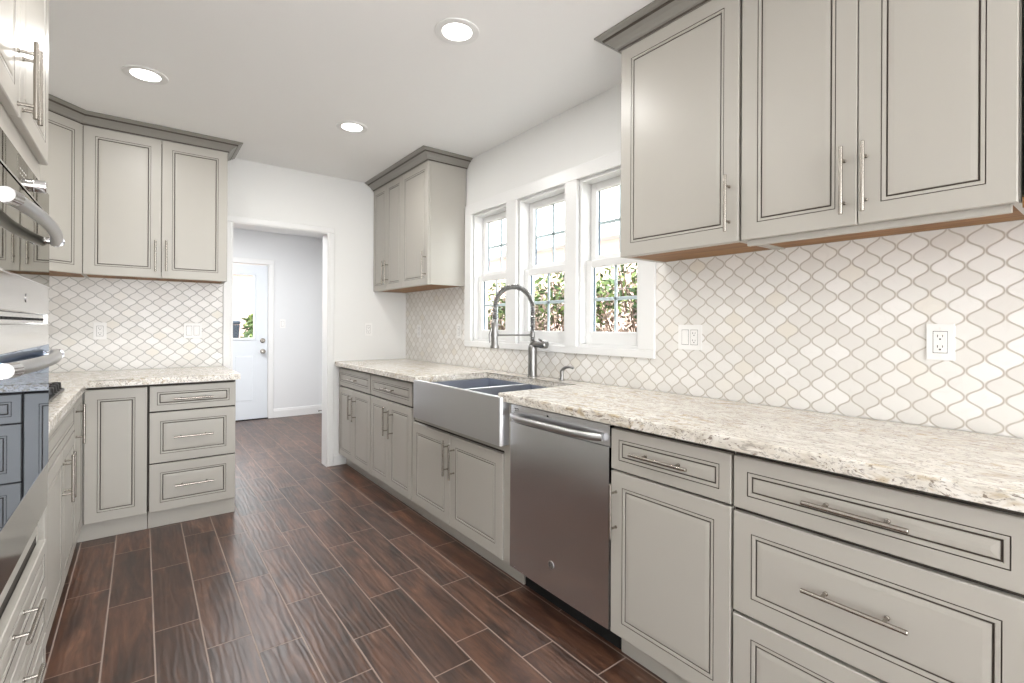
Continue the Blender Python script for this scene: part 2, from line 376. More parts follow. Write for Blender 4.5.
M['muntin'] = plain('blue_grey_muntin', srgb(205, 216, 223), .5)
M['gasket'] = plain('dark_gasket', srgb(70, 88, 104), .5)
def window(n, a, b):
    o = empty('window_%d' % n, (XR, (a + b) / 2, WZ0), 0, None, None); tag(o, kind='structure')
    cy = (a + b) / 2; hw = (b - a) / 2; h = WZ1 - WZ0
    fr = MB(); w = .024; x0, x1 = .004, .13     # fixed frame lining the opening
    for y0, y1 in ((-hw + .001, -hw + w), (hw - w, hw - .001)): fr.box(x0, x1, y0, y1, .001, h - .001, 'trim', .0015)
    fr.box(x0, x1, -hw + w, hw - w, h - w, h - .001, 'trim'); fr.box(x0, x1, -hw + w, hw - w, .001, w, 'trim')
    fr.build('frame', o)
    def sash(x0, x1, z0, z1, bot, top):
        m = MB(); st = .042; yy = hw - w - .001
        for y0, y1 in ((-yy, -yy + st), (yy - st, yy)): m.box(x0, x1, y0, y1, z0, z1, 'trim', .002)
        m.box(x0, x1, -yy + st, yy - st, z0, z0 + bot, 'trim', .002); m.box(x0, x1, -yy + st, yy - st, z1 - top, z1, 'trim', .002)
        s = m.build('sash', o); g0, g1 = z0 + bot, z1 - top; gy = yy - st; xm = (x0 + x1) / 2
        g = MB(); g.box(xm - .003, xm + .003, -gy, gy, g0, g1, 'glass'); g.build('pane', s)
        g = MB(); k = .0095
        g.box(xm + .004, xm + .012, -k, k, g0, g1, 'muntin', .002); g.box(xm + .004, xm + .012, -gy, gy, (g0 + g1) / 2 - k, (g0 + g1) / 2 + k, 'muntin', .002)
        for y0, y1 in ((-gy, -gy + .006), (gy - .006, gy)): g.box(xm + .004, xm + .012, y0, y1, g0, g1, 'gasket')
        g.build('muntin', s)
    zm = 1.60 - WZ0
    sash(.082, .116, zm - .005, h - w, .048, .046)      # upper sash, further out
    sash(.042, .076, w, zm + .014, .072, .042)          # lower sash
for i, (a, b) in enumerate(WIN): window(i + 1, a, b)

# ------------------------------------------------------------------ tile backsplashes
bs = MB(); tx = XR - .008
for y0, y1, z1 in ((-.02, TY0, 1.56), (TY0, TY1, TZ0), (TY1, YB - .001, 1.56)): bs.box(tx, XR - .0005, y0, y1, .9145, z1, 'tile_R')
tag(bs.build('tile_backsplash', origin=(XR, 2, .9145)), 'white marble arabesque tile backsplash on the window wall above the long granite counter', 'backsplash')
bs = MB(); bs.box(XL + .001, .497, YB - .008, YB - .0005, .9145, 1.56, 'tile_B'); bs.box(XL + .0005, XL + .008, 2.17, YB - .009, .9145, 1.56, 'tile_R')
tag(bs.build('tile_backsplash', origin=(XL, YB, .9145)), 'white arabesque tile backsplash wrapping the corner behind the cooktop counter beside the doorway', 'backsplash')

# ------------------------------------------------------------------ cabinet kit
def rect_ring(mb, x0, x1, z0, z1, i, y): return [mb.bm.verts.new(p) for p in ((x0 + i, y, z0 + i), (x1 - i, y, z0 + i), (x1 - i, y, z1 - i), (x0 + i, y, z1 - i))]
def front_mesh(x0, x1, z0, z1, m, yf=-.02):
    mb = MB(); R = lambda i, y: rect_ring(mb, x0, x1, z0, z1, i, y)
    seq = [(0, yf + .019, 'paint'), (0, yf + .0025, 'paint'), (.0025, yf, 'paint'), (m, yf, 'paint'), (m + .0013, yf + .003, 'glaze'), (m + .0026, yf + .0006, 'glaze'),
           (m + .0105, yf + .0008, 'paint'), (m + .0120, yf + .004, 'paint'), (m + .0134, yf + .006, 'glaze'), (m + .0160, yf + .004, 'glaze'), (m + .0172, yf + .0015, 'paint'), (m + .03, yf + .0003, 'paint')]
    prev = R(*seq[0][:2]); mb.face(prev, 'paint')
    for i, y, k in seq[1:]:
        cur = R(i, y)
        for j in range(4): mb.face([prev[j], prev[(j + 1) % 4], cur[(j + 1) % 4], cur[j]], k)
        prev = cur
    mb.face(prev, 'paint'); return mb
def pull(parent, cx, cz, vertical, L=.205, yf=-.02, out=.033, r=.0058, cc=.128):
    mb = MB(); y = yf - out; d = Vector((0, 0, 1)) if vertical else Vector((1, 0, 0)); c = Vector((cx, y, cz))
    e = L / 2
    mb.tube([c - d * e, c - d * (e - .0012), c + d * (e - .0012), c + d * e], [r * .8, r, r, r * .8], 'nickel', 14)
    for s_ in (-1, 1):
        q = c + d * (s_ * cc / 2); mb.tube([q + Vector((0, r * .5, 0)), q + Vector((0, out - .004, 0)), q + Vector((0, out - .003, 0)), q + Vector((0, out + .0005, 0))], [.0042, .0042, .0058, .0058], 'nickel', 10)
    return tag(mb.build('handle', parent, smooth=True), 'brushed nickel bar handle')
def front(parent, name, x0, x1, z0, z1, m, hx=None, hz=None, vert=True, L=.205, out=.033):
    o = front_mesh(x0, x1, z0, z1, m).build(name, parent)
    if hx is not None: pull(o, hx, hz, vert, L, out=out)
    return o
ZB, ZT = .106, .858     # fronts of base cabinets
def base_body(parent, w, d, fill_l=0, fill_r=0, top=.874, mid=None, toe=(0, None)):
    mb = MB()
    mb.box(0, w, 0, d, ZB, top, 'paint', .001)
    # shade in the joints is painted as a dark reveal around the fronts
    mb.build('body', parent)
    a, b = toe[0], (w if toe[1] is None else toe[1])
    MB().box(a, b, toe[2] if len(toe) > 2 else .048, (toe[2] if len(toe) > 2 else .048) + .02, .0025, ZB - .001, 'paint').build('toe_kick', parent)
def shade_reveal(parent, x0, x1, z0, z1):
    """dark sheet behind the fronts, painting the shade seen between them"""
    MB().box(x0, x1, -.0015, .0, z0, z1, 'gap_shade').build('shade_reveal', parent)
XF = 1.40   # box face of the long run; doors stand 20 mm proud
RB = -PI / 2
def long_run(y_hi, y_lo, label, group='painted base cabinets under the window counter'):
    return empty('base_cabinet', (XF, y_hi, 0), RB, label, 'base cabinet', group), y_hi - y_lo
DEP = .615
# two drawer-over-doors cabinets next to the doorway
for y_hi, y_lo, lab in ((4.305, 3.572, 'narrow greige base cabinet against the doorway wall, one drawer over two doors'),
                        (3.565, 2.862, 'greige base cabinet with one drawer over two doors, touching the steel sink')):
    c, w = long_run(y_hi, y_lo, lab); base_body(c, w, DEP)
    front(c, 'drawer', .004, w - .004, .708, ZT, .036, w / 2, .783, False, .20)
    s_ = w * .485
    front(c, 'door', .004, s_ - .0015, ZB, .697, .05, s_ - .028, .555, True, .2)
    front(c, 'door', s_ + .0015, w - .004, ZB, .697, .05, s_ + .062, .55, True, .2)
    shade_reveal(c, .001, w - .001, .112, .868)
# sink base
c, w = long_run(2.855, 1.815, 'wide greige base cabinet with two doors beneath the steel apron sink')
mb = MB(); mb.box(0, w, 0, DEP, ZB, .655, 'paint'); mb.box(0, .018, .0, DEP, .655, .874, 'paint'); mb.box(w - .058, w, -.012, DEP, ZB, .874, 'paint', .001)
mb.build('body', c); MB().box(0, w + .022, .048, .068, .0025, ZB - .001, 'paint').build('toe_kick', c)
front(c, 'door', .006, .478, ZB, .616, .058, .478 - .022, .485, True, .2); front(c, 'door', .482, w - .062, ZB, .616, .058, .482 + .042, .477, True, .2)
shade_reveal(c, .001, w - .06, .112, .625)
# drawer over single door
c, w = long_run(1.2035, .7395, 'greige base cabinet with one drawer over a single door beside the dishwasher')
base_body(c, w, DEP); front(c, 'drawer', .003, w - .003, .708, .856, .036, w / 2 - .01, .784, False, .225); front(c, 'door', .003, w - .003, ZB, .700, .052, .028, .563, True, .2)
shade_reveal(c, .001, w - .001, .112, .868)
# three-drawer base
c, w = long_run(.7375, .12, 'broad greige base cabinet of three wide drawers, next along from the single-door cabinet')
base_body(c, w, DEP); shade_reveal(c, .001, w - .001, .112, .868)
front(c, 'drawer', .003, w - .003, .706, .856, .040, w / 2, .781, False, .22); front(c, 'drawer', .003, w - .003, .405, .694, .052, w / 2, .556, False, .22)
front(c, 'drawer', .003, w - .003, ZB, .395, .052, w / 2, .262, False, .22)
# back run: drawer stack, and the corner cabinet shared with the oven wall
YFB = 3.62
c = empty('base_cabinet', (.035, YFB, 0), 0, 'greige three-drawer base cabinet at the counter end beside the doorway', 'base cabinet', 'painted base cabinets on the cooktop side')
w = .456; base_body(c, w, .69, toe=(0, w, .02)); shade_reveal(c, .001, w - .003, .112, .868)
front(c, 'drawer', .005, w - .002, .708, ZT, .036, .225, .779, False, .205); front(c, 'drawer', .005, w - .002, .398, .699, .052, .225, .547, False, .205)
front(c, 'drawer', .005, w - .002, ZB, .390, .052, .232, .251, False, .205)
XFL = -.28  # box face of the oven-wall run
c = empty('corner_cabinet', (XFL, YFB, 0), 0, 'greige corner base cabinet with full-height doors folded into the inside corner', 'base cabinet', 'painted base cabinets on the cooktop side')
mb = MB(); mb.prism([(.003, .003), (.312, .003), (.312, .69), (-.63, .69), (-.63, -.40), (.003, -.40)], ZB, .874, 'paint'); mb.build('body', c)
mb = MB(); mb.box(-.02, .312, .02, .04, .0025, ZB - .001, 'paint'); mb.box(-.04, -.02, -.40, .04, .0025, ZB - .001, 'paint'); mb.build('toe_kick', c)
o = front(c, 'door', .027, .309, ZB, ZT, .056)
MB().box(.027, .312, -.0012, .003, .112, .868, 'gap_shade').build('shade_reveal', c)
hinge = front_mesh(-.395, -.027, ZB, ZT, .056).build('door', c); hinge.rotation_euler = (0, 0, PI / 2); hinge.location = (.0, .0, 0)
pull(hinge, -.365, .726, True, .2)
# oven-wall run under the cooktop
c = empty('base_cabinet', (XFL, 2.165, 0), PI / 2, 'greige base cabinet with two doors under the cooktop, between oven tower and corner', 'base cabinet', 'painted base cabinets on the cooktop side')
w = 1.052; base_body(c, w, .645, toe=(0, w, .025)); shade_reveal(c, .001, w - .001, .112, .868)
front(c, 'drawer', .12, w - .004, .708, ZT, .036); front(c, 'door', .12, .618, ZB, .699, .054, .618 - .030, .578, True, .2); front(c, 'door', .622, w - .004, ZB, .699, .054, .622 + .034, .578, True, .2)

# ------------------------------------------------------------------ wall cabinets
def upper_body(parent, w, d, z0, z1, rail=.02, lip=.02, end_l=True, end_r=True):
    mb = MB(); t = .016
    mb.box(0, t, 0, d, z0, z1, 'paint', .001); mb.box(w - t, w, 0, d, z0, z1, 'paint', .001)
    mb.box(t, w - t, d - .01, d, z0 + .004, z1, 'paint'); mb.box(t, w - t, 0, d - .01, z1 - t, z1, 'paint')
    mb.box(t, w - t, .0, .018, z0 - lip, z0 + .04, 'paint', .001); mb.box(t, w - t, .018, .03, z0 + .04, z1 - t, 'gap_shade')  # inner dark sheet paints the shade at the door joints
    mb.build('body', parent)
    MB().box(t, w - t, .0185, d - .011, z0 + .004, z0 + .016, 'wood').build('bottom_panel', parent)
UZ0, UZ1 = 1.54, 2.462
CROWN = [(0, 0), (.009, 0), (.011, .008), (.018, .011), (.022, .020), (.033, .034), (.047, .044), (.051, .046), (.053, .052), (.062, .054), (.069, .060), (.074, .062), (.074, .0675), (0, .0675)]
def crown(path, side, label):
    mb = MB(); mb.sweep(path, [(o * 1.2 - .004, z + UZ1 - .001) for o, z in CROWN], 'crown_shade_paint', side, (1, 6, 7))
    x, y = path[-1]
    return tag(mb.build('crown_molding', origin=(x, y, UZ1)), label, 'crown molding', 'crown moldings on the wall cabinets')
# above the dishwasher: single door, then a pair
XU = 1.72
def wallcab(y_hi, y_lo, label): return empty('wall_cabinet', (XU, y_hi, UZ0), RB, label, 'wall cabinet', 'wall cabinets on the window wall'), y_hi - y_lo
c, w = wallcab(1.434, .889, 'single-door greige wall cabinet beside the window, above the dishwasher')
upper_body(c, w, .305, 0, UZ1 - UZ0, lip=.0); front(c, 'door', .002, w - .003, 0, UZ1 - UZ0, .056, w - .036, .137, True)
c, w = wallcab(.885, .190, 'double-door greige wall cabinet above the three-drawer base')
upper_body(c, w, .305, 0, UZ1 - UZ0); s_ = .357
front(c, 'door', .003, s_ - .0015, 0, UZ1 - UZ0, .056, s_ - .033, .133, True); front(c, 'door', s_ + .0015, w - .003, 0, UZ1 - UZ0, .056, s_ + .022, .133, True)
c, w = wallcab(.184, -.62, 'partly cropped greige wall cabinet past the double-door one, raw wood at its lower edge')
mb = MB(); d_ = .305
mb.box(0, .018, -.0, d_, 0, UZ1 - UZ0, 'paint'); mb.box(w - .018, w, 0, d_, 0, UZ1 - UZ0, 'paint'); mb.box(.018, w - .018, d_ - .01, d_, 0, UZ1 - UZ0, 'paint'); mb.box(.018, w - .018, 0, d_ - .01, .9, UZ1 - UZ0, 'paint'); mb.build('body', c)
MB().box(.0185, w - .0185, .001, d_ - .011, .004, .02, 'wood').build('bottom_panel', c); MB().box(-.002, w - .02, -.012, .0, -.014, .012, 'wood').build('rail', c)
front(c, 'door', .006, w / 2 - .002, .016, UZ1 - UZ0, .056); front(c, 'door', w / 2 + .002, w - .003, .016, UZ1 - UZ0, .056)
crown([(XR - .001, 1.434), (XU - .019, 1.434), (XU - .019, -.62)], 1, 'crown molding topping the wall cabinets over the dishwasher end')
# in the far corner: three doors
XU = 1.712
c = empty('wall_cabinet', (XU, 4.322, UZ0), RB, 'three-door greige wall cabinet in the corner between doorway and window', 'wall cabinet', 'wall cabinets on the window wall')
w = 4.322 - 3.252; upper_body(c, w, .309, 0, UZ1 - UZ0, lip=.0)
front(c, 'door', .003, .30, 0, UZ1 - UZ0, .05, .273, .15, True); front(c, 'door', .303, .612, 0, UZ1 - UZ0, .05, .335, .15, True); front(c, 'door', .615, w - .003, 0, UZ1 - UZ0, .05, w - .035, .143, True)
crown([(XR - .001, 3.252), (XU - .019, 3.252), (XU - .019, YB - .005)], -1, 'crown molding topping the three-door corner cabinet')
# doorway side of the oven wall: a pair of doors and the diagonal corner cabinet
c = empty('wall_cabinet', (-.297, 4.02, UZ0), 0, 'double-door greige wall cabinet beside the doorway, over the tiled corner counter', 'wall cabinet', 'wall cabinets on the cooktop side')
w = .784; upper_body(c, w, .30, 0, UZ1 - UZ0, lip=.0); s_ = .401
front(c, 'door', .006, s_ - .0015, 0, UZ1 - UZ0, .056, s_ - .033, .142, True); front(c, 'door', s_ + .0015, w - .001, 0, UZ1 - UZ0, .056, s_ + .026, .147, True)
c = empty('corner_wall_cabinet', (-.586, 3.731, UZ0), PI / 4, 'diagonal corner greige wall cabinet with one door, half behind the oven tower', 'wall cabinet', 'wall cabinets on the cooktop side')
mb = MB(); dl = .4087; q = .2157
mb.prism([(.001, .001), (dl - .002, .001), (dl - .002 + .205, .207), (dl / 2 + .0, .62), (-.204, .207)], .004, UZ1 - UZ0, 'paint'); mb.build('body', c)
mb = MB(); mb.prism([(.005, .005), (dl - .006, .005), (dl + .19, .2), (dl / 2, .6), (-.19, .2)], .0, .004, 'wood'); mb.build('bottom_panel', c)
front(c, 'door', .012, dl - .012, 0, UZ1 - UZ0, .05)
MB().box(dl - .0115, dl + .004, -.010, .0005, .006, UZ1 - UZ0 - .001, 'gap_shade').build('shade_reveal', c)  # dark strip painting the shade between diagonal and double-door cabinets
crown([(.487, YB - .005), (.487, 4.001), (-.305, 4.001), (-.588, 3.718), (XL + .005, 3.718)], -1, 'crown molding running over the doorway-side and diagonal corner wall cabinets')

# ------------------------------------------------------------------ oven tower
TX = -.26   # box face; doors stand 20 mm proud
TY0_, TY1_ = 1.31, 2.148; w = TY1_ - TY0_
c = empty('oven_tower_cabinet', (TX, TY0_, 0), PI / 2, 'tall greige oven tower cabinet holding the double oven at the end of the cooktop counter', 'tall cabinet')
mb = MB(); D_ = .66
mb.box(0, .02, 0, D_, 0.106, CEIL - .03, 'paint'); mb.box(w - .02, w, 0, D_, .106, CEIL - .03, 'paint'); mb.box(.02, w - .02, D_ - .02, D_, .106, CEIL - .03, 'paint')
mb.box(.02, w - .02, 0, .04, 1.64, 1.76, 'paint'); mb.box(.02, w - .02, .0, .04, .566, .655, 'paint'); mb.box(.02, w - .02, .002, .04, .106, .566, 'gap_shade'); mb.box(.02, w - .02, .002, D_ - .02, 1.76, 2.46, 'paint')  # dark sheet behind the drawers paints the shade in their joints
mb.box(.02, w - .02, 0, D_ - .02, 2.46, CEIL - .03, 'paint'); mb.box(.0, .038, -.002, .02, .655, 1.64, 'paint'); mb.box(w - .042, w, -.002, .02, .655, 1.64, 'paint'); mb.box(.02, w - .02, .05, D_ - .03, .59, .64, 'paint')
mb.build('body', c); MB().box(0, w, .06, .08, .0025, .105, 'paint').build('toe_kick', c)
s_ = 1.684 - TY0_
front(c, 'door', .004, s_ - .0015, 1.738, 2.46, .056, s_ - .03, 1.825, True, .19); front(c, 'door', s_ + .0015, w - .004, 1.738, 2.46, .056, s_ + .03, 1.83, True, .19)
for z0, z1, hz_ in ((.396, .540, .482), (.250, .388, .308), (.112, .242, .18)): front(c, 'drawer', .004, w - .006, z0, z1, .034, 1.70 - TY0_, hz_, False, .22)

ov = empty('double_wall_oven', (TX, 1.72, .656), PI / 2, 'stainless double wall oven with bowed bar handles, built into the oven tower', 'wall oven')
hw = .379; z = lambda a: a - .656       # local: x along the wall, y into the wall, front at y = -.03
F = -.028
mb = MB(); mb.box(-hw + .02, hw - .02, .02, .56, .001, .975, 'black'); mb.box(-hw, hw, -.004, .0, 0, z(1.636), 'steel_oven'); mb.box(-hw, -hw + .006, F + .002, -.004, 0, z(1.636), 'steel_oven'); mb.box(hw - .006, hw, F + .002, -.004, 0, z(1.636), 'steel_oven'); mb.build('body', ov, uv=(0, 2))
cp = MB(); cp.box(-hw + .002, hw - .002, F, -.005, z(1.568), z(1.636), 'ovenglass', .002); cp = cp.build('control_panel', ov)
cp['label'] = 'dark glass control panel'
mb = MB(); mb.box(-.11, .015, F - .0006, F, z(1.574), z(1.63), 'panel_display'); mb.build('display', cp)
M['print'] = plain('pale_panel_print', srgb(196, 194, 188), .5)
mb = MB()
for i in range(4): mb.box(-.09 + .022 * i, -.078 + .022 * i, F - .001, F - .0006, z(1.60), z(1.603), 'print'); mb.box(-.09 + .022 * i, -.08 + .022 * i, F - .001, F - .0006, z(1.588), z(1.5905), 'print')
mb.build('panel_marking', cp)
mb = MB(); mb.lathe([(.018, 0), (.018, -.0), (.0165, .004), (.0165, .022), (.015, .025)], (.105, F, z(1.602)), (0, -1, 0), 'chrome', 24); kn = mb.build('knob', cp, smooth=True); kn['label'] = 'polished chrome control knob'
def oven_door(z0, z1, gl0, gl1, glass, hz):
    mb = MB(); mb.box(-hw + .002, hw - .002, F, -.005, z0, z1, 'steel_oven', .003); d = mb.build('door', ov, uv=(0, 2))
    mb = MB(); mb.box(-hw + .004, hw - .004, F - .0012, F, gl0, gl1, glass, .0004); g = mb.build('window', d); g['label'] = 'mirror dark oven window'
    MB().box(-hw + .004, hw - .004, F - .0022, F, gl0 - .0035, gl0 - .0002, 'chrome').build('window_edge', d)
    pts = []; n = 22; hx = .356
    for i in range(n + 1):
        a = -1 + 2 * i / n; pts.append((a * (hx - .012), F - .0165 - .026 * (1 - a * a) ** .8, hz))
    mb = MB(); mb.tube(pts, .0145, 'satin', 14, flat=1.05); h = mb.build('handle', d, smooth=True); h['label'] = 'bowed satin steel bar handle'
    for s_ in (-1, 1):
        mb = MB(); mb.tube([(s_ * (hx - .026), F + .001, hz), (s_ * (hx - .026), F - .019, hz), (s_ * (hx - .034), F - .0265, hz), (s_ * hx, F - .018, hz)], [.0105, .0105, .0158, .0158], 'chrome', 16)
        mb.build('handle_mount', d, smooth=True)['label'] = 'polished chrome handle mount'
    return d
d = oven_door(z(1.258), z(1.561), z(1.345), z(1.558), 'ovenglass', z(1.485))
mb = MB(); mb.lathe([(.011, 0), (.011, .0015)], (0, F, z(1.295)), (0, -1, 0), 'chrome', 20); mb.build('emblem', d)
oven_door(z(.66), z(1.230), z(.80), z(1.166), 'blueglass', z(1.136))
mb = MB(); mb.box(-hw + .004, hw - .004, F + .006, -.005, z(1.232), z(1.256), 'steel_oven')
for i in range(14): mb.box(-.33 + i * .047, -.293 + i * .047, F + .005, F + .0062, z(1.239), z(1.246), 'rubber')
mb.build('vent_strip', ov, uv=(0, 2))

# ------------------------------------------------------------------ countertops, sink, dishwasher, cooktop
ct = MB(); X0, X1 = 1.35, XR - .009
ct.prism([(X0, YB - .002), (X0 + .0005, 2.752), (1.886, 2.752), (1.886, 1.875), (X0 + .0005, 1.875), (X0, .11), (X1, .11), (X1, YB - .002)], .876, .914, 'granite', .006, 2)
tag(ct.build('countertop', origin=(1.7, 2, .876)), 'long cream and brown speckled granite countertop under the window, notched for the sink', 'countertop')
ct = MB(); ct.prism([(XL + .009, 2.165), (-.236, 2.165), (-.236, 3.569), (.512, 3.569), (.512, YB - .009), (XL + .009, YB - .009)], .876, .914, 'granite', .006, 2)
tag(ct.build('countertop', origin=(-.5, 3.7, .876)), 'pale speckled granite countertop turning the corner from oven tower to doorway', 'countertop')

sk = empty('farmhouse_sink', (1.33, 2.288, .668), RB, 'stainless steel double-bowl apron-front sink set into the window counter', 'sink')
# local: x along the wall (toward camera), y into the wall, z from the bottom
hw = .4585; dz = .237
mb = MB(); r = .015
def apron():
    poly = []
    for cx, cy, a0 in ((-hw + r, r, PI), (hw - r, r, 1.5 * PI)):
        for i in range(7):
            a = a0 + (PI / 2) * i / 6; poly.append((cx + r * math.cos(a), cy + r * math.sin(a)))
    return poly + [(hw, .0185), (-hw, .0185)]
mb.prism(apron(), 0, .229, 'steel', .004, 3); mb.build('apron', sk, smooth=True, uv=(0, 2))
mb = MB(); zb = .03; yb = .572; tt = .014
def bowl(x0, x1, y0, y1, z0, z1):
    b = .018; top = [(x0, y0), (x1, y0), (x1, y1), (x0, y1)]
    va = [mb.bm.verts.new((x, y, z1)) for x, y in top]; vb = [mb.bm.verts.new((x + (b if x == x0 else -b), y + (b if y == y0 else -b), z0)) for x, y in top]
    vm = [mb.bm.verts.new((x + (.004 if x == x0 else -.004), y + (.004 if y == y0 else -.004), z0 + b)) for x, y in top]
    for A, B in ((va, vm), (vm, vb)):
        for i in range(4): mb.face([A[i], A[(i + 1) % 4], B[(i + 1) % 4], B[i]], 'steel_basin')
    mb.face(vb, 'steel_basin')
yA = .032; zt = .206
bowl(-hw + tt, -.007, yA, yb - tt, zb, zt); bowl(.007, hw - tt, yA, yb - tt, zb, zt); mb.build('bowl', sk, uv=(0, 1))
mb = MB(); mb.box(-hw + .004, -hw + tt, .019, yb, 0, zt, 'steel'); mb.box(hw - tt, hw - .004, .019, yb, 0, zt, 'steel'); mb.box(-hw + tt, hw - tt, yb - tt, yb, 0, zt, 'steel'); mb.box(-hw + tt, hw - .048, .019, yA - .0005, 0, .229, 'steel', .004); mb.box(hw - .048, hw - tt, .019, yA - .0005, 0, zt, 'steel')
mb.box(-.0068, .0068, yA, yb - tt, zb, zt + .008, 'steel', .003); mb.box(-hw + tt, hw - tt, yA, yb - tt, 0, .012, 'steel'); mb.build('shell', sk, uv=(0, 2))
for x in (-.225, .225):
    mb = MB(); mb.lathe([(.045, 0), (.045, .003), (.036, .004), (.034, .001)], (x, .3, zb), (0, 0, 1), 'chrome', 24); mb.build('drain', sk, smooth=True)

dw = empty('dishwasher', (1.40, 1.8075, 0), RB, 'stainless steel dishwasher with a bowed bar handle, built in beside the sink', 'dishwasher')
w = .6005
mb = MB(); mb.box(.004, w - .004, .01, .58, .11, .872, 'rubber'); mb.box(.024, w - .004, .052, .07, .003, .112, 'rubber'); mb.build('body', dw)
n = 16
def dw_face():     # front very slightly bowed, rounded at the edges
    return [(.002 + (w + .0012) * i / n, -.027 - .004 * math.sin(PI * i / n)) for i in range(n + 1)]
mb = MB(); mb.prism([(.002, .008)] + dw_face() + [(w + .0032, .008)], .112, .785, 'steel_dw', .002, 1); door_ = mb.build('door', dw, smooth=True, uv=(0, 2))
mb = MB(); mb.prism([(.002, .008)] + [(x, y + .004) for x, y in dw_face()] + [(w + .0032, .008)], .787, .866, 'steel_dw', .002, 1); tp = mb.build('control_strip', dw, smooth=True, uv=(0, 2))
mb = MB()
for i in range(5): mb.box(.03 + i * .013, .039 + i * .013, -.0242, -.0235, .848, .8515, 'rubber')
for i in range(3): mb.box(.032 + i * .012, .040 + i * .012, -.0242, -.0235, .840, .842, 'rubber')
mb.build('marking', tp)
mb = MB(); mb.lathe([(.004, 0), (.004, .0015)], (.262, -.0268, .848), (0, -1, 0), 'rubber', 12); mb.build('indicator', tp)
pts = []
for i in range(25):
    a = -1 + 2 * i / 24; pts.append((w / 2 + a * .276, -.034 - .036 * (1 - a ** 4), .818 - .002))
mb = MB(); mb.tube(pts, .0125, 'satin', 14, flat=1.15)
for s_ in (-1, 1): mb.tube([(w / 2 + s_ * .262, -.024, .817), (w / 2 + s_ * .262, -.045, .817)], .011, 'satin', 12)
mb.build('handle', dw, smooth=True)['label'] = 'bowed satin steel bar handle'
em = MB(); em.lathe([(.0155, 0), (.0155, .0025), (.0135, .003)], (.294, -.0307, .230), (0, -1, 0), 'steel', 24)
ring = [(.294 + .0115 * math.cos(2 * PI * i / 20), -.0340, .230 + .0115 * math.sin(2 * PI * i / 20)) for i in range(20)]; em.tube(ring, .0009, 'rubber', 6, closed=True)
em.tube([(.288, -.0340, .2325), (.2865, -.0340, .236), (.284, -.0340, .234), (.285, -.0340, .227), (.289, -.0340, .2245), (.292, -.0340, .228), (.290, -.0340, .231)], .0009, 'rubber', 6)
em.tube([(.301, -.0340, .235), (.297, -.0340, .2355), (.296, -.0340, .232), (.299, -.0340, .2305), (.296, -.0340, .227), (.299, -.0340, .2245), (.303, -.0340, .227)], .0009, 'rubber', 6)
em.build('emblem', dw, smooth=True)

ck = empty('cooktop', (-.56, 2.75, .914), PI / 2, 'black gas cooktop with iron grates, mostly hidden behind the oven tower', 'cooktop')
mb = MB(); mb.box(-.38, .38, -.27, .25, .0005, .012, 'black', .004, 2); mb.build('plate', ck)
for gx in (-.19, .19):
    mb = MB()
    for x in (-.165, 0, .165): mb.box(gx + x - .006, gx + x + .006, -.23, .23, .030, .042, 'black', .002)
    for y in (-.225, 0, .225): mb.box(gx - .17, gx + .17, y - .006, y + .006, .030, .042, 'black', .002)
    for x in (-.165, .165):
        for y in (-.225, .225): mb.box(gx + x - .008, gx + x + .008, y - .008, y + .008, .012, .032, 'black')
    mb.build('grate', ck)
    for y in (-.12, .12):
        mb = MB(); mb.lathe([(.05, 0), (.05, .008), (.038, .012), (.036, .02), (.03, .022)], (gx, y, .012), (0, 0, 1), 'black', 20); mb.build('burner', ck, smooth=True)
for i in range(4):
    mb = MB(); mb.lathe([(.020, 0), (.020, .004), (.017, .006), (.015, .030), (.012, .032)], (.10 + i * .08, -.25 + .004, .012), (0, 0, 1), 'black', 20); mb.build('knob', ck, smooth=True)

# ------------------------------------------------------------------ faucet and soap dispenser
BX, BY = 1.945, 2.335; SX, SY = 1.690, 2.385
fa = empty('faucet', (BX, BY, .914), 0, 'brushed steel spring-neck pull-down faucet standing behind the sink', 'faucet')
dv = Vector((SX - BX, SY - BY, 0)); L = dv.length; dv.normalize()
def P(s, z): return Vector((dv.x * s, dv.y * s, z - .914))
mb = MB(); mb.lathe([(.034, .0005), (.034, .005), (.029, .009), (.028, .02), (.028, .18), (.026, .192), (.017, .206)], (0, 0, 0), (0, 0, 1), 'faucet_steel', 24); mb.build('base', fa, smooth=True)
R_ = L / 2; zc = 1.485 - R_ - .012; arc = [P(0, 1.11 + (zc - 1.11) * i / 12) for i in range(12)] + [P(R_ - R_ * math.cos(PI * i / 28), zc + R_ * math.sin(PI * i / 28)) for i in range(29)]
zend = 1.262; arc += [P(L, zc + (zend - zc) * i / 5) for i in range(1, 6)]
mb = MB(); mb.tube(arc, .0085, 'hose', 12); nk = mb.build('neck', fa, smooth=True)
# the coil: a helix around the neck line
def resample(pts, m):
    ds = [0]
    for a, b in zip(pts, pts[1:]): ds.append(ds[-1] + (b - a).length)
    out = []; j = 0
    for i in range(m):
        s = ds[-1] * i / (m - 1)
        while j < len(ds) - 2 and ds[j + 1] < s: j += 1
        f = (s - ds[j]) / max(1e-9, ds[j + 1] - ds[j]); out.append(pts[j].lerp(pts[j + 1], f))
    return out, ds[-1]
m_ = 1300; line, tot = resample(arc, m_); side = Vector((-dv.y, dv.x, 0)); turns = tot / .0105; hel = []
for i, p in enumerate(line):
    d = (line[min(i + 1, m_ - 1)] - line[max(i - 1, 0)]).normalized(); n_ = side.cross(d).normalized(); a = 2 * PI * turns * i / m_
    hel.append(p + (side * math.cos(a) + n_ * math.sin(a)) * .0142)
mb = MB(); mb.tube(hel, .0033, 'faucet_steel', 5); mb.build('spring', nk, smooth=True)
mb = MB(); mb.tube([P(L, 1.268), P(L, 1.255), P(L, 1.25), P(L, 1.20), P(L, 1.12), P(L, 1.105), P(L, 1.098)], [.015, .018, .021, .022, .021, .027, .026], 'faucet_steel', 20)
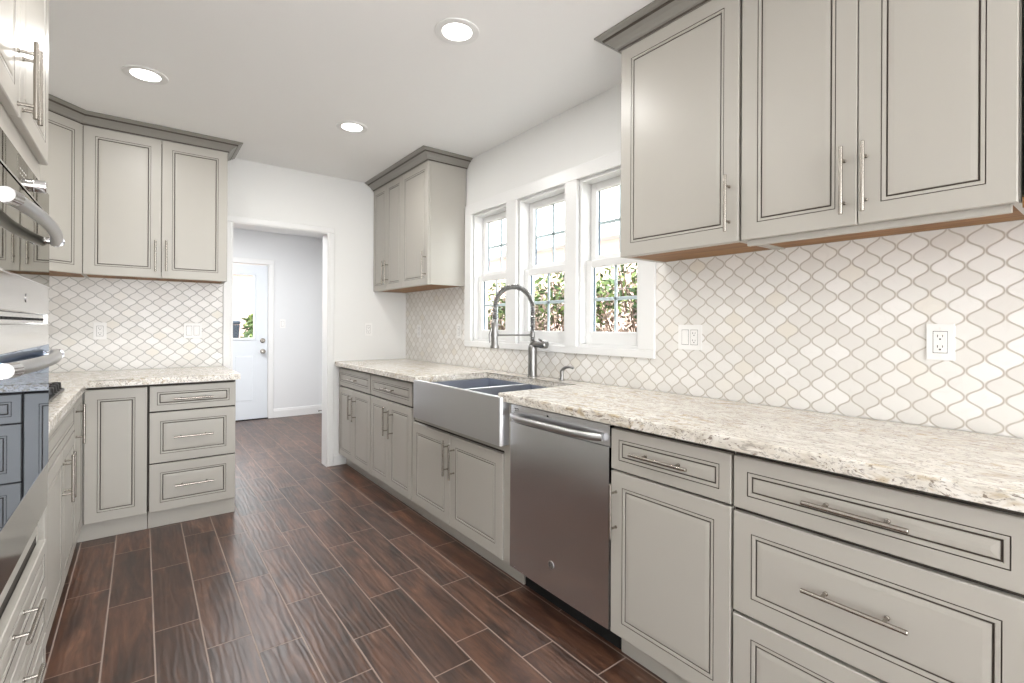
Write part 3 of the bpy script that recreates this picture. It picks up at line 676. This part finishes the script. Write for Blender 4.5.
hd = mb.build('spray_head', fa, smooth=True)
mb = MB(); a = P(L, 1.225) + dv * .018; b = P(L, 1.13) + dv * .03; mb.tube([a, a.lerp(b, .5) + dv * .008, b], [.006, .007, .005], 'faucet_steel', 10); mb.build('lever', hd, smooth=True)
mb = MB(); mb.tube([P(.0, 1.176), P(L - .02, 1.176)], .0062, 'faucet_steel', 10); mb.tube([P(L, 1.184), P(L, 1.168)], .0255, 'faucet_steel', 20); mb.tube([P(0, 1.19), P(0, 1.162)], .0165, 'faucet_steel', 20); mb.build('arm', fa, smooth=True)
mb = MB(); ln = Vector((.1, -1, 0)).normalized(); o_ = Vector((0, 0, 1.118 - .914))
mb.tube([o_ + ln * .0, o_ + ln * .07, o_ + ln * .072, o_ + ln * .118, o_ + ln * .123], [.02, .02, .024, .024, .017], 'faucet_steel', 20); vb = mb.build('valve', fa, smooth=True)
mb = MB(); q = o_ + ln * .095; mb.tube([q + Vector((-.01, 0, .014)), q + Vector((-.020, 0, .026)), q + Vector((-.045, -.01, .034))], [.007, .0065, .005], 'faucet_steel', 10); mb.build('lever', fa, smooth=True)

sd = empty('soap_dispenser', (1.952, 2.075, .914), 0, 'small brushed steel soap dispenser on the counter beside the faucet', 'soap dispenser')
mb = MB(); mb.lathe([(.019, .0005), (.019, .004), (.013, .008), (.011, .03), (.011, .045), (.0125, .047), (.0125, .056), (.008, .06)], (0, 0, 0), (0, 0, 1), 'faucet_steel', 20); mb.build('base', sd, smooth=True)
mb = MB(); mb.tube([(0, .005, .052), (0, -.015, .070), (0, -.035, .080), (0, -.065, .084), (0, -.088, .081), (0, -.092, .076)], [.009, .0095, .0088, .008, .0072, .0065], 'faucet_steel', 12); mb.build('spout', sd, smooth=True)

# ------------------------------------------------------------------ plates on the walls
def plate(loc, rz, label, w=.07, h=.116, gangs=('outlet',), name='wall_outlet', cat='outlet'):
    o = empty(name, loc, rz, label, cat, 'white electrical plates on the walls'); mb = MB(); mb.box(-w / 2, w / 2, -.005, -.0002, -h / 2, h / 2, 'plate', .002, 2); mb.build('plate', o)
    for i, g in enumerate(gangs):
        cx = (i - (len(gangs) - 1) / 2) * .046
        mb = MB(); mb.box(cx - .0168, cx + .0168, -.0062, -.0045, -.0335, .0335, 'plate', .0012); mb.box(cx - .018, cx + .018, -.0053, -.005, -.035, .035, 'slot')
        if g == 'outlet':
            for dz in (-.0165, .0165):
                mb.box(cx - .0072, cx - .0052, -.0066, -.0060, dz - .001, dz + .007, 'slot'); mb.box(cx + .0052, cx + .0070, -.0066, -.0060, dz - .0005, dz + .0065, 'slot')
                mb.lathe([(.0026, 0), (.0026, .0006)], (cx, -.0060, dz - .007), (0, -1, 0), 'slot', 10)
        else: mb.prism([(cx - .014, -.0062), (cx + .014, -.0062), (cx + .014, -.0082), (cx - .014, -.0070)], -.030, .030, 'plate')
        mb.build('receptacle' if g == 'outlet' else 'rocker', o)
    if gangs == ('outlet',):
        mb = MB()
        for dz in (-.045, .045):
            mb = MB(); mb.lathe([(.0028, 0), (.0022, .001)], (0, -.005, dz), (0, -1, 0), 'plate', 10); mb.build('screw', o)
    return o
WX = XR - .0082
plate((WX, 1.286, 1.1825), RB, 'double white plate with a rocker switch and an outlet on the tile beside the window', .122, .116, ('rocker', 'outlet'))
plate((WX, .3995, 1.186), RB, 'single white outlet on the tile above the three-drawer cabinet')
plate((WX, 4.047, 1.18), RB, 'single white outlet on the tile under the three-door corner cabinet')
plate((WX, 3.344, 1.19), RB, 'white outlet on the tile just beside the window trim, over the sink end')
plate((1.651, YB - .0002, 1.194), 0, 'single white outlet on the bare painted wall next to the doorway')
plate((-.224, YB - .0082, 1.183), 0, 'single white outlet on the tile above the corner counter')
plate((.3045, YB - .0082, 1.185), 0, 'double white rocker switch on the tile near the doorway', .112, .112, ('rocker', 'rocker'), 'light_switch', 'light switch')
plate((1.50, HB - .0002, 1.247), 0, 'white rocker switch on the grey hall wall beside the glazed door', .07, .116, ('rocker',), 'light_switch', 'light switch')

# ------------------------------------------------------------------ recessed ceiling lights
labs = ['largest recessed ceiling light, ahead of the single-door cabinet over the dishwasher', 'recessed ceiling light near the double-door cabinet over the corner counter', 'small recessed ceiling light near the doorway and three-door cabinet']
first = None
for (x, y), lab in zip(LIGHTS, labs):
    if first is None:
        first = o = empty('recessed_light', (x, y, CEIL), 0, lab, 'ceiling light', 'recessed ceiling lights')
        mb = MB(); mb.lathe([(.098, -.0003), (.097, -.004), (.090, -.006), (.066, -.0035), (.064, -.001)], (0, 0, 0), (0, 0, 1), 'trim', 40, False); mb.build('trim_ring', o, smooth=True)
        mb = MB(); mb.lathe([(.066, -.002), (.066, -.0012)], (0, 0, 0), (0, 0, 1), 'lens', 40); mb.build('lens', o)
    else:
        o = first.copy(); COL.objects.link(o); o.location = (x, y, CEIL); o['label'] = lab
        for ch in first.children:
            d = ch.copy(); COL.objects.link(d); d.parent = o

# ------------------------------------------------------------------ hall: glazed door, casing, doorstop
t_ = MB(); hx0, hx1, hz = .42, 1.335, 2.03
for a, b in ((hx0 - .055, hx0 + .008), (hx1 - .008, hx1 + .055)): t_.box(a, b, HB - .016, HB, .001, hz - .008, 'trim', .003)
t_.box(hx0 - .055, hx1 + .055, HB - .018, HB, hz - .008, hz + .055, 'trim', .003); t_.box(hx0, hx0 + .012, HB, HB + .11, .001, hz - .012, 'trim'); t_.box(hx1 - .012, hx1, HB, HB + .11, .001, hz - .012, 'trim'); t_.box(hx0, hx1, HB, HB + .11, hz - .012, hz - .0, 'trim')
struct(t_, 'trim_3')
dr = empty('door_1', ((hx0 + hx1) / 2, HB + .015, .0), 0, None, None); tag(dr, kind='structure')
w = hx1 - hx0 - .03; wx0, wx1, wz0, wz1 = -.30, .28, 1.06, 1.87
mb = MB(); y0, y1 = 0, .04
mb.box(-w / 2, wx0, y0, y1, .012, 2.01, 'door'); mb.box(wx1, w / 2, y0, y1, .012, 2.01, 'door'); mb.box(wx0, wx1, y0, y1, .012, wz0, 'door'); mb.box(wx0, wx1, y0, y1, wz1, 2.01, 'door')
for a, b, c_, d_ in ((wx0 - .025, wx1 + .025, wz0 - .028, wz0), (wx0 - .025, wx1 + .025, wz1, wz1 + .028), (wx0 - .025, wx0, wz0, wz1), (wx1, wx1 + .025, wz0, wz1)): mb.box(a, b, y0 - .010, y0, c_, d_, 'door', .004)
for a, b in ((-.3, -.04), (.04, .3)):       # two raised panels below the glass
    prev = None
    for i, y in ((0, -.0005), (.008, .007), (.022, .007), (.035, -.003)):
        cur = rect_ring(mb, a, b, .22, .86, i, y)
        if prev:
            for j in range(4): mb.face([prev[j], prev[(j + 1) % 4], cur[(j + 1) % 4], cur[j]], 'door')
        prev = cur
    mb.face(prev, 'door')
mb.build('leaf', dr)
MB().box(wx0, wx1, .015, .021, wz0, wz1, 'glass').build('pane', dr)
mb = MB(); kx = w / 2 - .058; mb.lathe([(.030, 0), (.030, .006), (.012, .010), (.011, .035), (.026, .042), (.029, .055), (.022, .068), (.006, .07)], (kx, 0, .885), (0, -1, 0), 'nickel', 24); mb.build('knob', dr, smooth=True)
mb = MB(); mb.lathe([(.030, 0), (.030, .010), (.025, .014)], (kx, 0, 1.025), (0, -1, 0), 'nickel', 24); mb.box(kx - .004, kx + .004, -.028, -.012, 1.011, 1.039, 'nickel', .002); mb.build('deadbolt', dr, smooth=True)
mb = MB(); mb.box(hx0, hx1, HB - .01, HB + .12, .0015, .012, 'rubber'); struct(mb, 'trim_4')
mb = MB(); mb.lathe([(.016, 0), (.016, .004), (.006, .006), (.006, .055), (.011, .057), (.011, .070)], (HXR - .016, 6.90, .055), (-1, 0, 0), 'nickel', 16)
tag(mb.build('door_stop', smooth=True, origin=(HXR - .016, 6.90, .055)), 'small metal door stop on the hall baseboard just past the doorway', 'door stop')

# ------------------------------------------------------------------ outdoors, seen through the glass
M['ground'] = plain('pale_ground', srgb(150, 142, 130), .9, var=.1)
M['stucco'] = plain('pink_stucco', srgb(206, 178, 168), .9, var=.06)
M['roof'] = plain('blue_grey_roof', srgb(178, 184, 190), .8)
M['bin'] = plain('dark_plastic_bin', srgb(48, 56, 68), .6)
M['pot'] = plain('white_planter', srgb(200, 200, 198), .6)
M['beam'] = plain('tan_beam', srgb(160, 128, 98), .7)
M['bark'] = plain('dry_twigs', srgb(96, 78, 66), .9, var=.2)
def leafmat(name, stops):
    t = NT(name); at = t.add('ShaderNodeAttribute', attribute_name='rnd'); return t.set(col=t.ramp(at.outputs['Fac'], stops), rough=.6)
M['leaf_g'] = leafmat('green_leaves', [(0, srgb(38, 60, 30)), (.5, srgb(70, 92, 44)), (1, srgb(118, 132, 70))])
M['leaf_b'] = leafmat('dry_leaves', [(0, srgb(52, 42, 38)), (.5, srgb(112, 92, 80)), (1, srgb(168, 150, 136))])
struct(MB().box(-6, 16, -6, 22, -.25, -.12, 'ground'), 'ground')
def foliage(name, parent, blobs, n, k, size, seed):
    rnd = random.Random(seed); mb = MB(); rl = mb.bm.faces.layers.float.new('rnd')
    for _ in range(n):
        (cx, cy, cz), (rx, ry, rz) = rnd.choice(blobs)
        d = Vector((rnd.gauss(0, 1), rnd.gauss(0, 1), rnd.gauss(0, 1))).normalized() * (rnd.random() ** .4)
        c = Vector((cx + d.x * rx, cy + d.y * ry, cz + d.z * rz))
        a = Vector((rnd.gauss(0, 1), rnd.gauss(0, 1), rnd.gauss(0, 1))).normalized(); b = a.cross(Vector((rnd.gauss(0, 1), rnd.gauss(0, 1), rnd.gauss(0, 1)))).normalized()
        s = size * rnd.uniform(.6, 1.4)
        f = mb.quad([c - a * s, c + b * s * .35, c + a * s, c - b * s * .35], k); f[rl] = rnd.random()
    return mb.build(name, parent)
def shrub(loc, label, h, green, seed):
    rnd = random.Random(seed); o = empty('shrub', loc, 0, label, 'shrub', 'shrubs outside the kitchen windows'); mb = MB()
    for i in range(26):
        a = rnd.uniform(0, 2 * PI); r = rnd.uniform(.2, .54); zt = h * rnd.uniform(.7, 1.0)
        mb.tube([(0, 0, 0), (math.cos(a) * r * .5, math.sin(a) * r * .5, zt * .55), (math.cos(a) * r, math.sin(a) * r, zt)], [.014, .009, .004], 'bark', 5)
    mb.build('branches', o)
    foliage('foliage', o, [((0, 0, h * .5), (.56, .56, h * .5))], 3000, 'leaf_b', .036, seed + 1)
    if green: foliage('new_growth', o, [((.03, .0, h * .86), (.5, .5, h * .17)), ((.0, -.15, h * .8), (.35, .35, h * .14))], 1300, 'leaf_g', .04, seed + 2)['label'] = 'fresh green leaves'
shrub((3.55, 2.6, -.12), 'dry brown shrub with a green top outside the window pane beside the wall cabinet', 1.98, True, 11)
shrub((3.65, 3.7, -.12), 'dry brown shrub showing through the middle of the three windows', 1.95, True, 21)
shrub((3.75, 4.8, -.12), 'half-green shrub beyond the middle window, behind the faucet arch', 1.9, True, 31)
shrub((3.9, 6.0, -.12), 'shrub showing behind the faucet coil in the far window', 1.62, True, 41)
hs = empty('neighbour_house', (9.2, 9, -.12), 0, 'pale pink stucco house beyond the shrubs, hazy through the windows', 'house')
mb = MB(); mb.box(0, 5, -8.5, 9, 0, 3.6, 'stucco'); mb.build('wall', hs)
mb = MB(); mb.prism([(-.4, 2.95 + .55), (-.4, 3.65), (2.5, 4.6), (5.4, 3.65), (5.4, 3.5)], -8.8, 9.3, 'roof')
for v in mb.bm.verts: v.co = Vector((v.co.x, v.co.z, v.co.y))
mb.build('roof', hs)
fw_ = empty('garden_wall', (.2, 10.3, -.12), 0, 'pink stucco garden wall seen through the hall door glass', 'garden wall')
mb = MB(); mb.box(-4, 5, 0, .2, 0, 2.3, 'stucco'); mb.build('wall', fw_); mb = MB(); mb.box(-4, 5, -.1, .3, 2.3, 2.48, 'beam'); mb.build('coping', fw_)
pt = empty('potted_plant', (1.54, 8.95, -.12), 0, 'leafy green plant in a tall white planter outside the hall door', 'potted plant')
mb = MB(); mb.box(-.17, .17, -.17, .17, 0, 1.18, 'pot', .01); mb.build('planter', pt); foliage('foliage', pt, [((-.0, 0, 1.36), (.22, .22, .24)), ((-.1, -.1, 1.1), (.16, .12, .16))], 600, 'leaf_g', .06, 5)
bn = empty('wheelie_bin', (1.0, 9.5, -.12), 0, 'dark grey-blue wheeled bin outside the hall door beside the white planter', 'bin')
mb = MB()
A = [mb.bm.verts.new(p) for p in ((-.22, -.26, .06), (.22, -.26, .06), (.22, .26, .06), (-.22, .26, .06))]; B = [mb.bm.verts.new(p) for p in ((-.3, -.35, 1.35), (.3, -.35, 1.35), (.3, .35, 1.35), (-.3, .35, 1.35))]; mb.loft([A, B], 'bin'); mb.build('body', bn)
MB().box(-.31, .31, -.37, .36, 1.352, 1.42, 'bin', .02).build('lid', bn); mb = MB()
for x in (-.2, .2): mb.cyl((x - .03, .27, .1), (x + .03, .27, .1), .1, 'rubber', 20)
mb.build('wheel', bn)
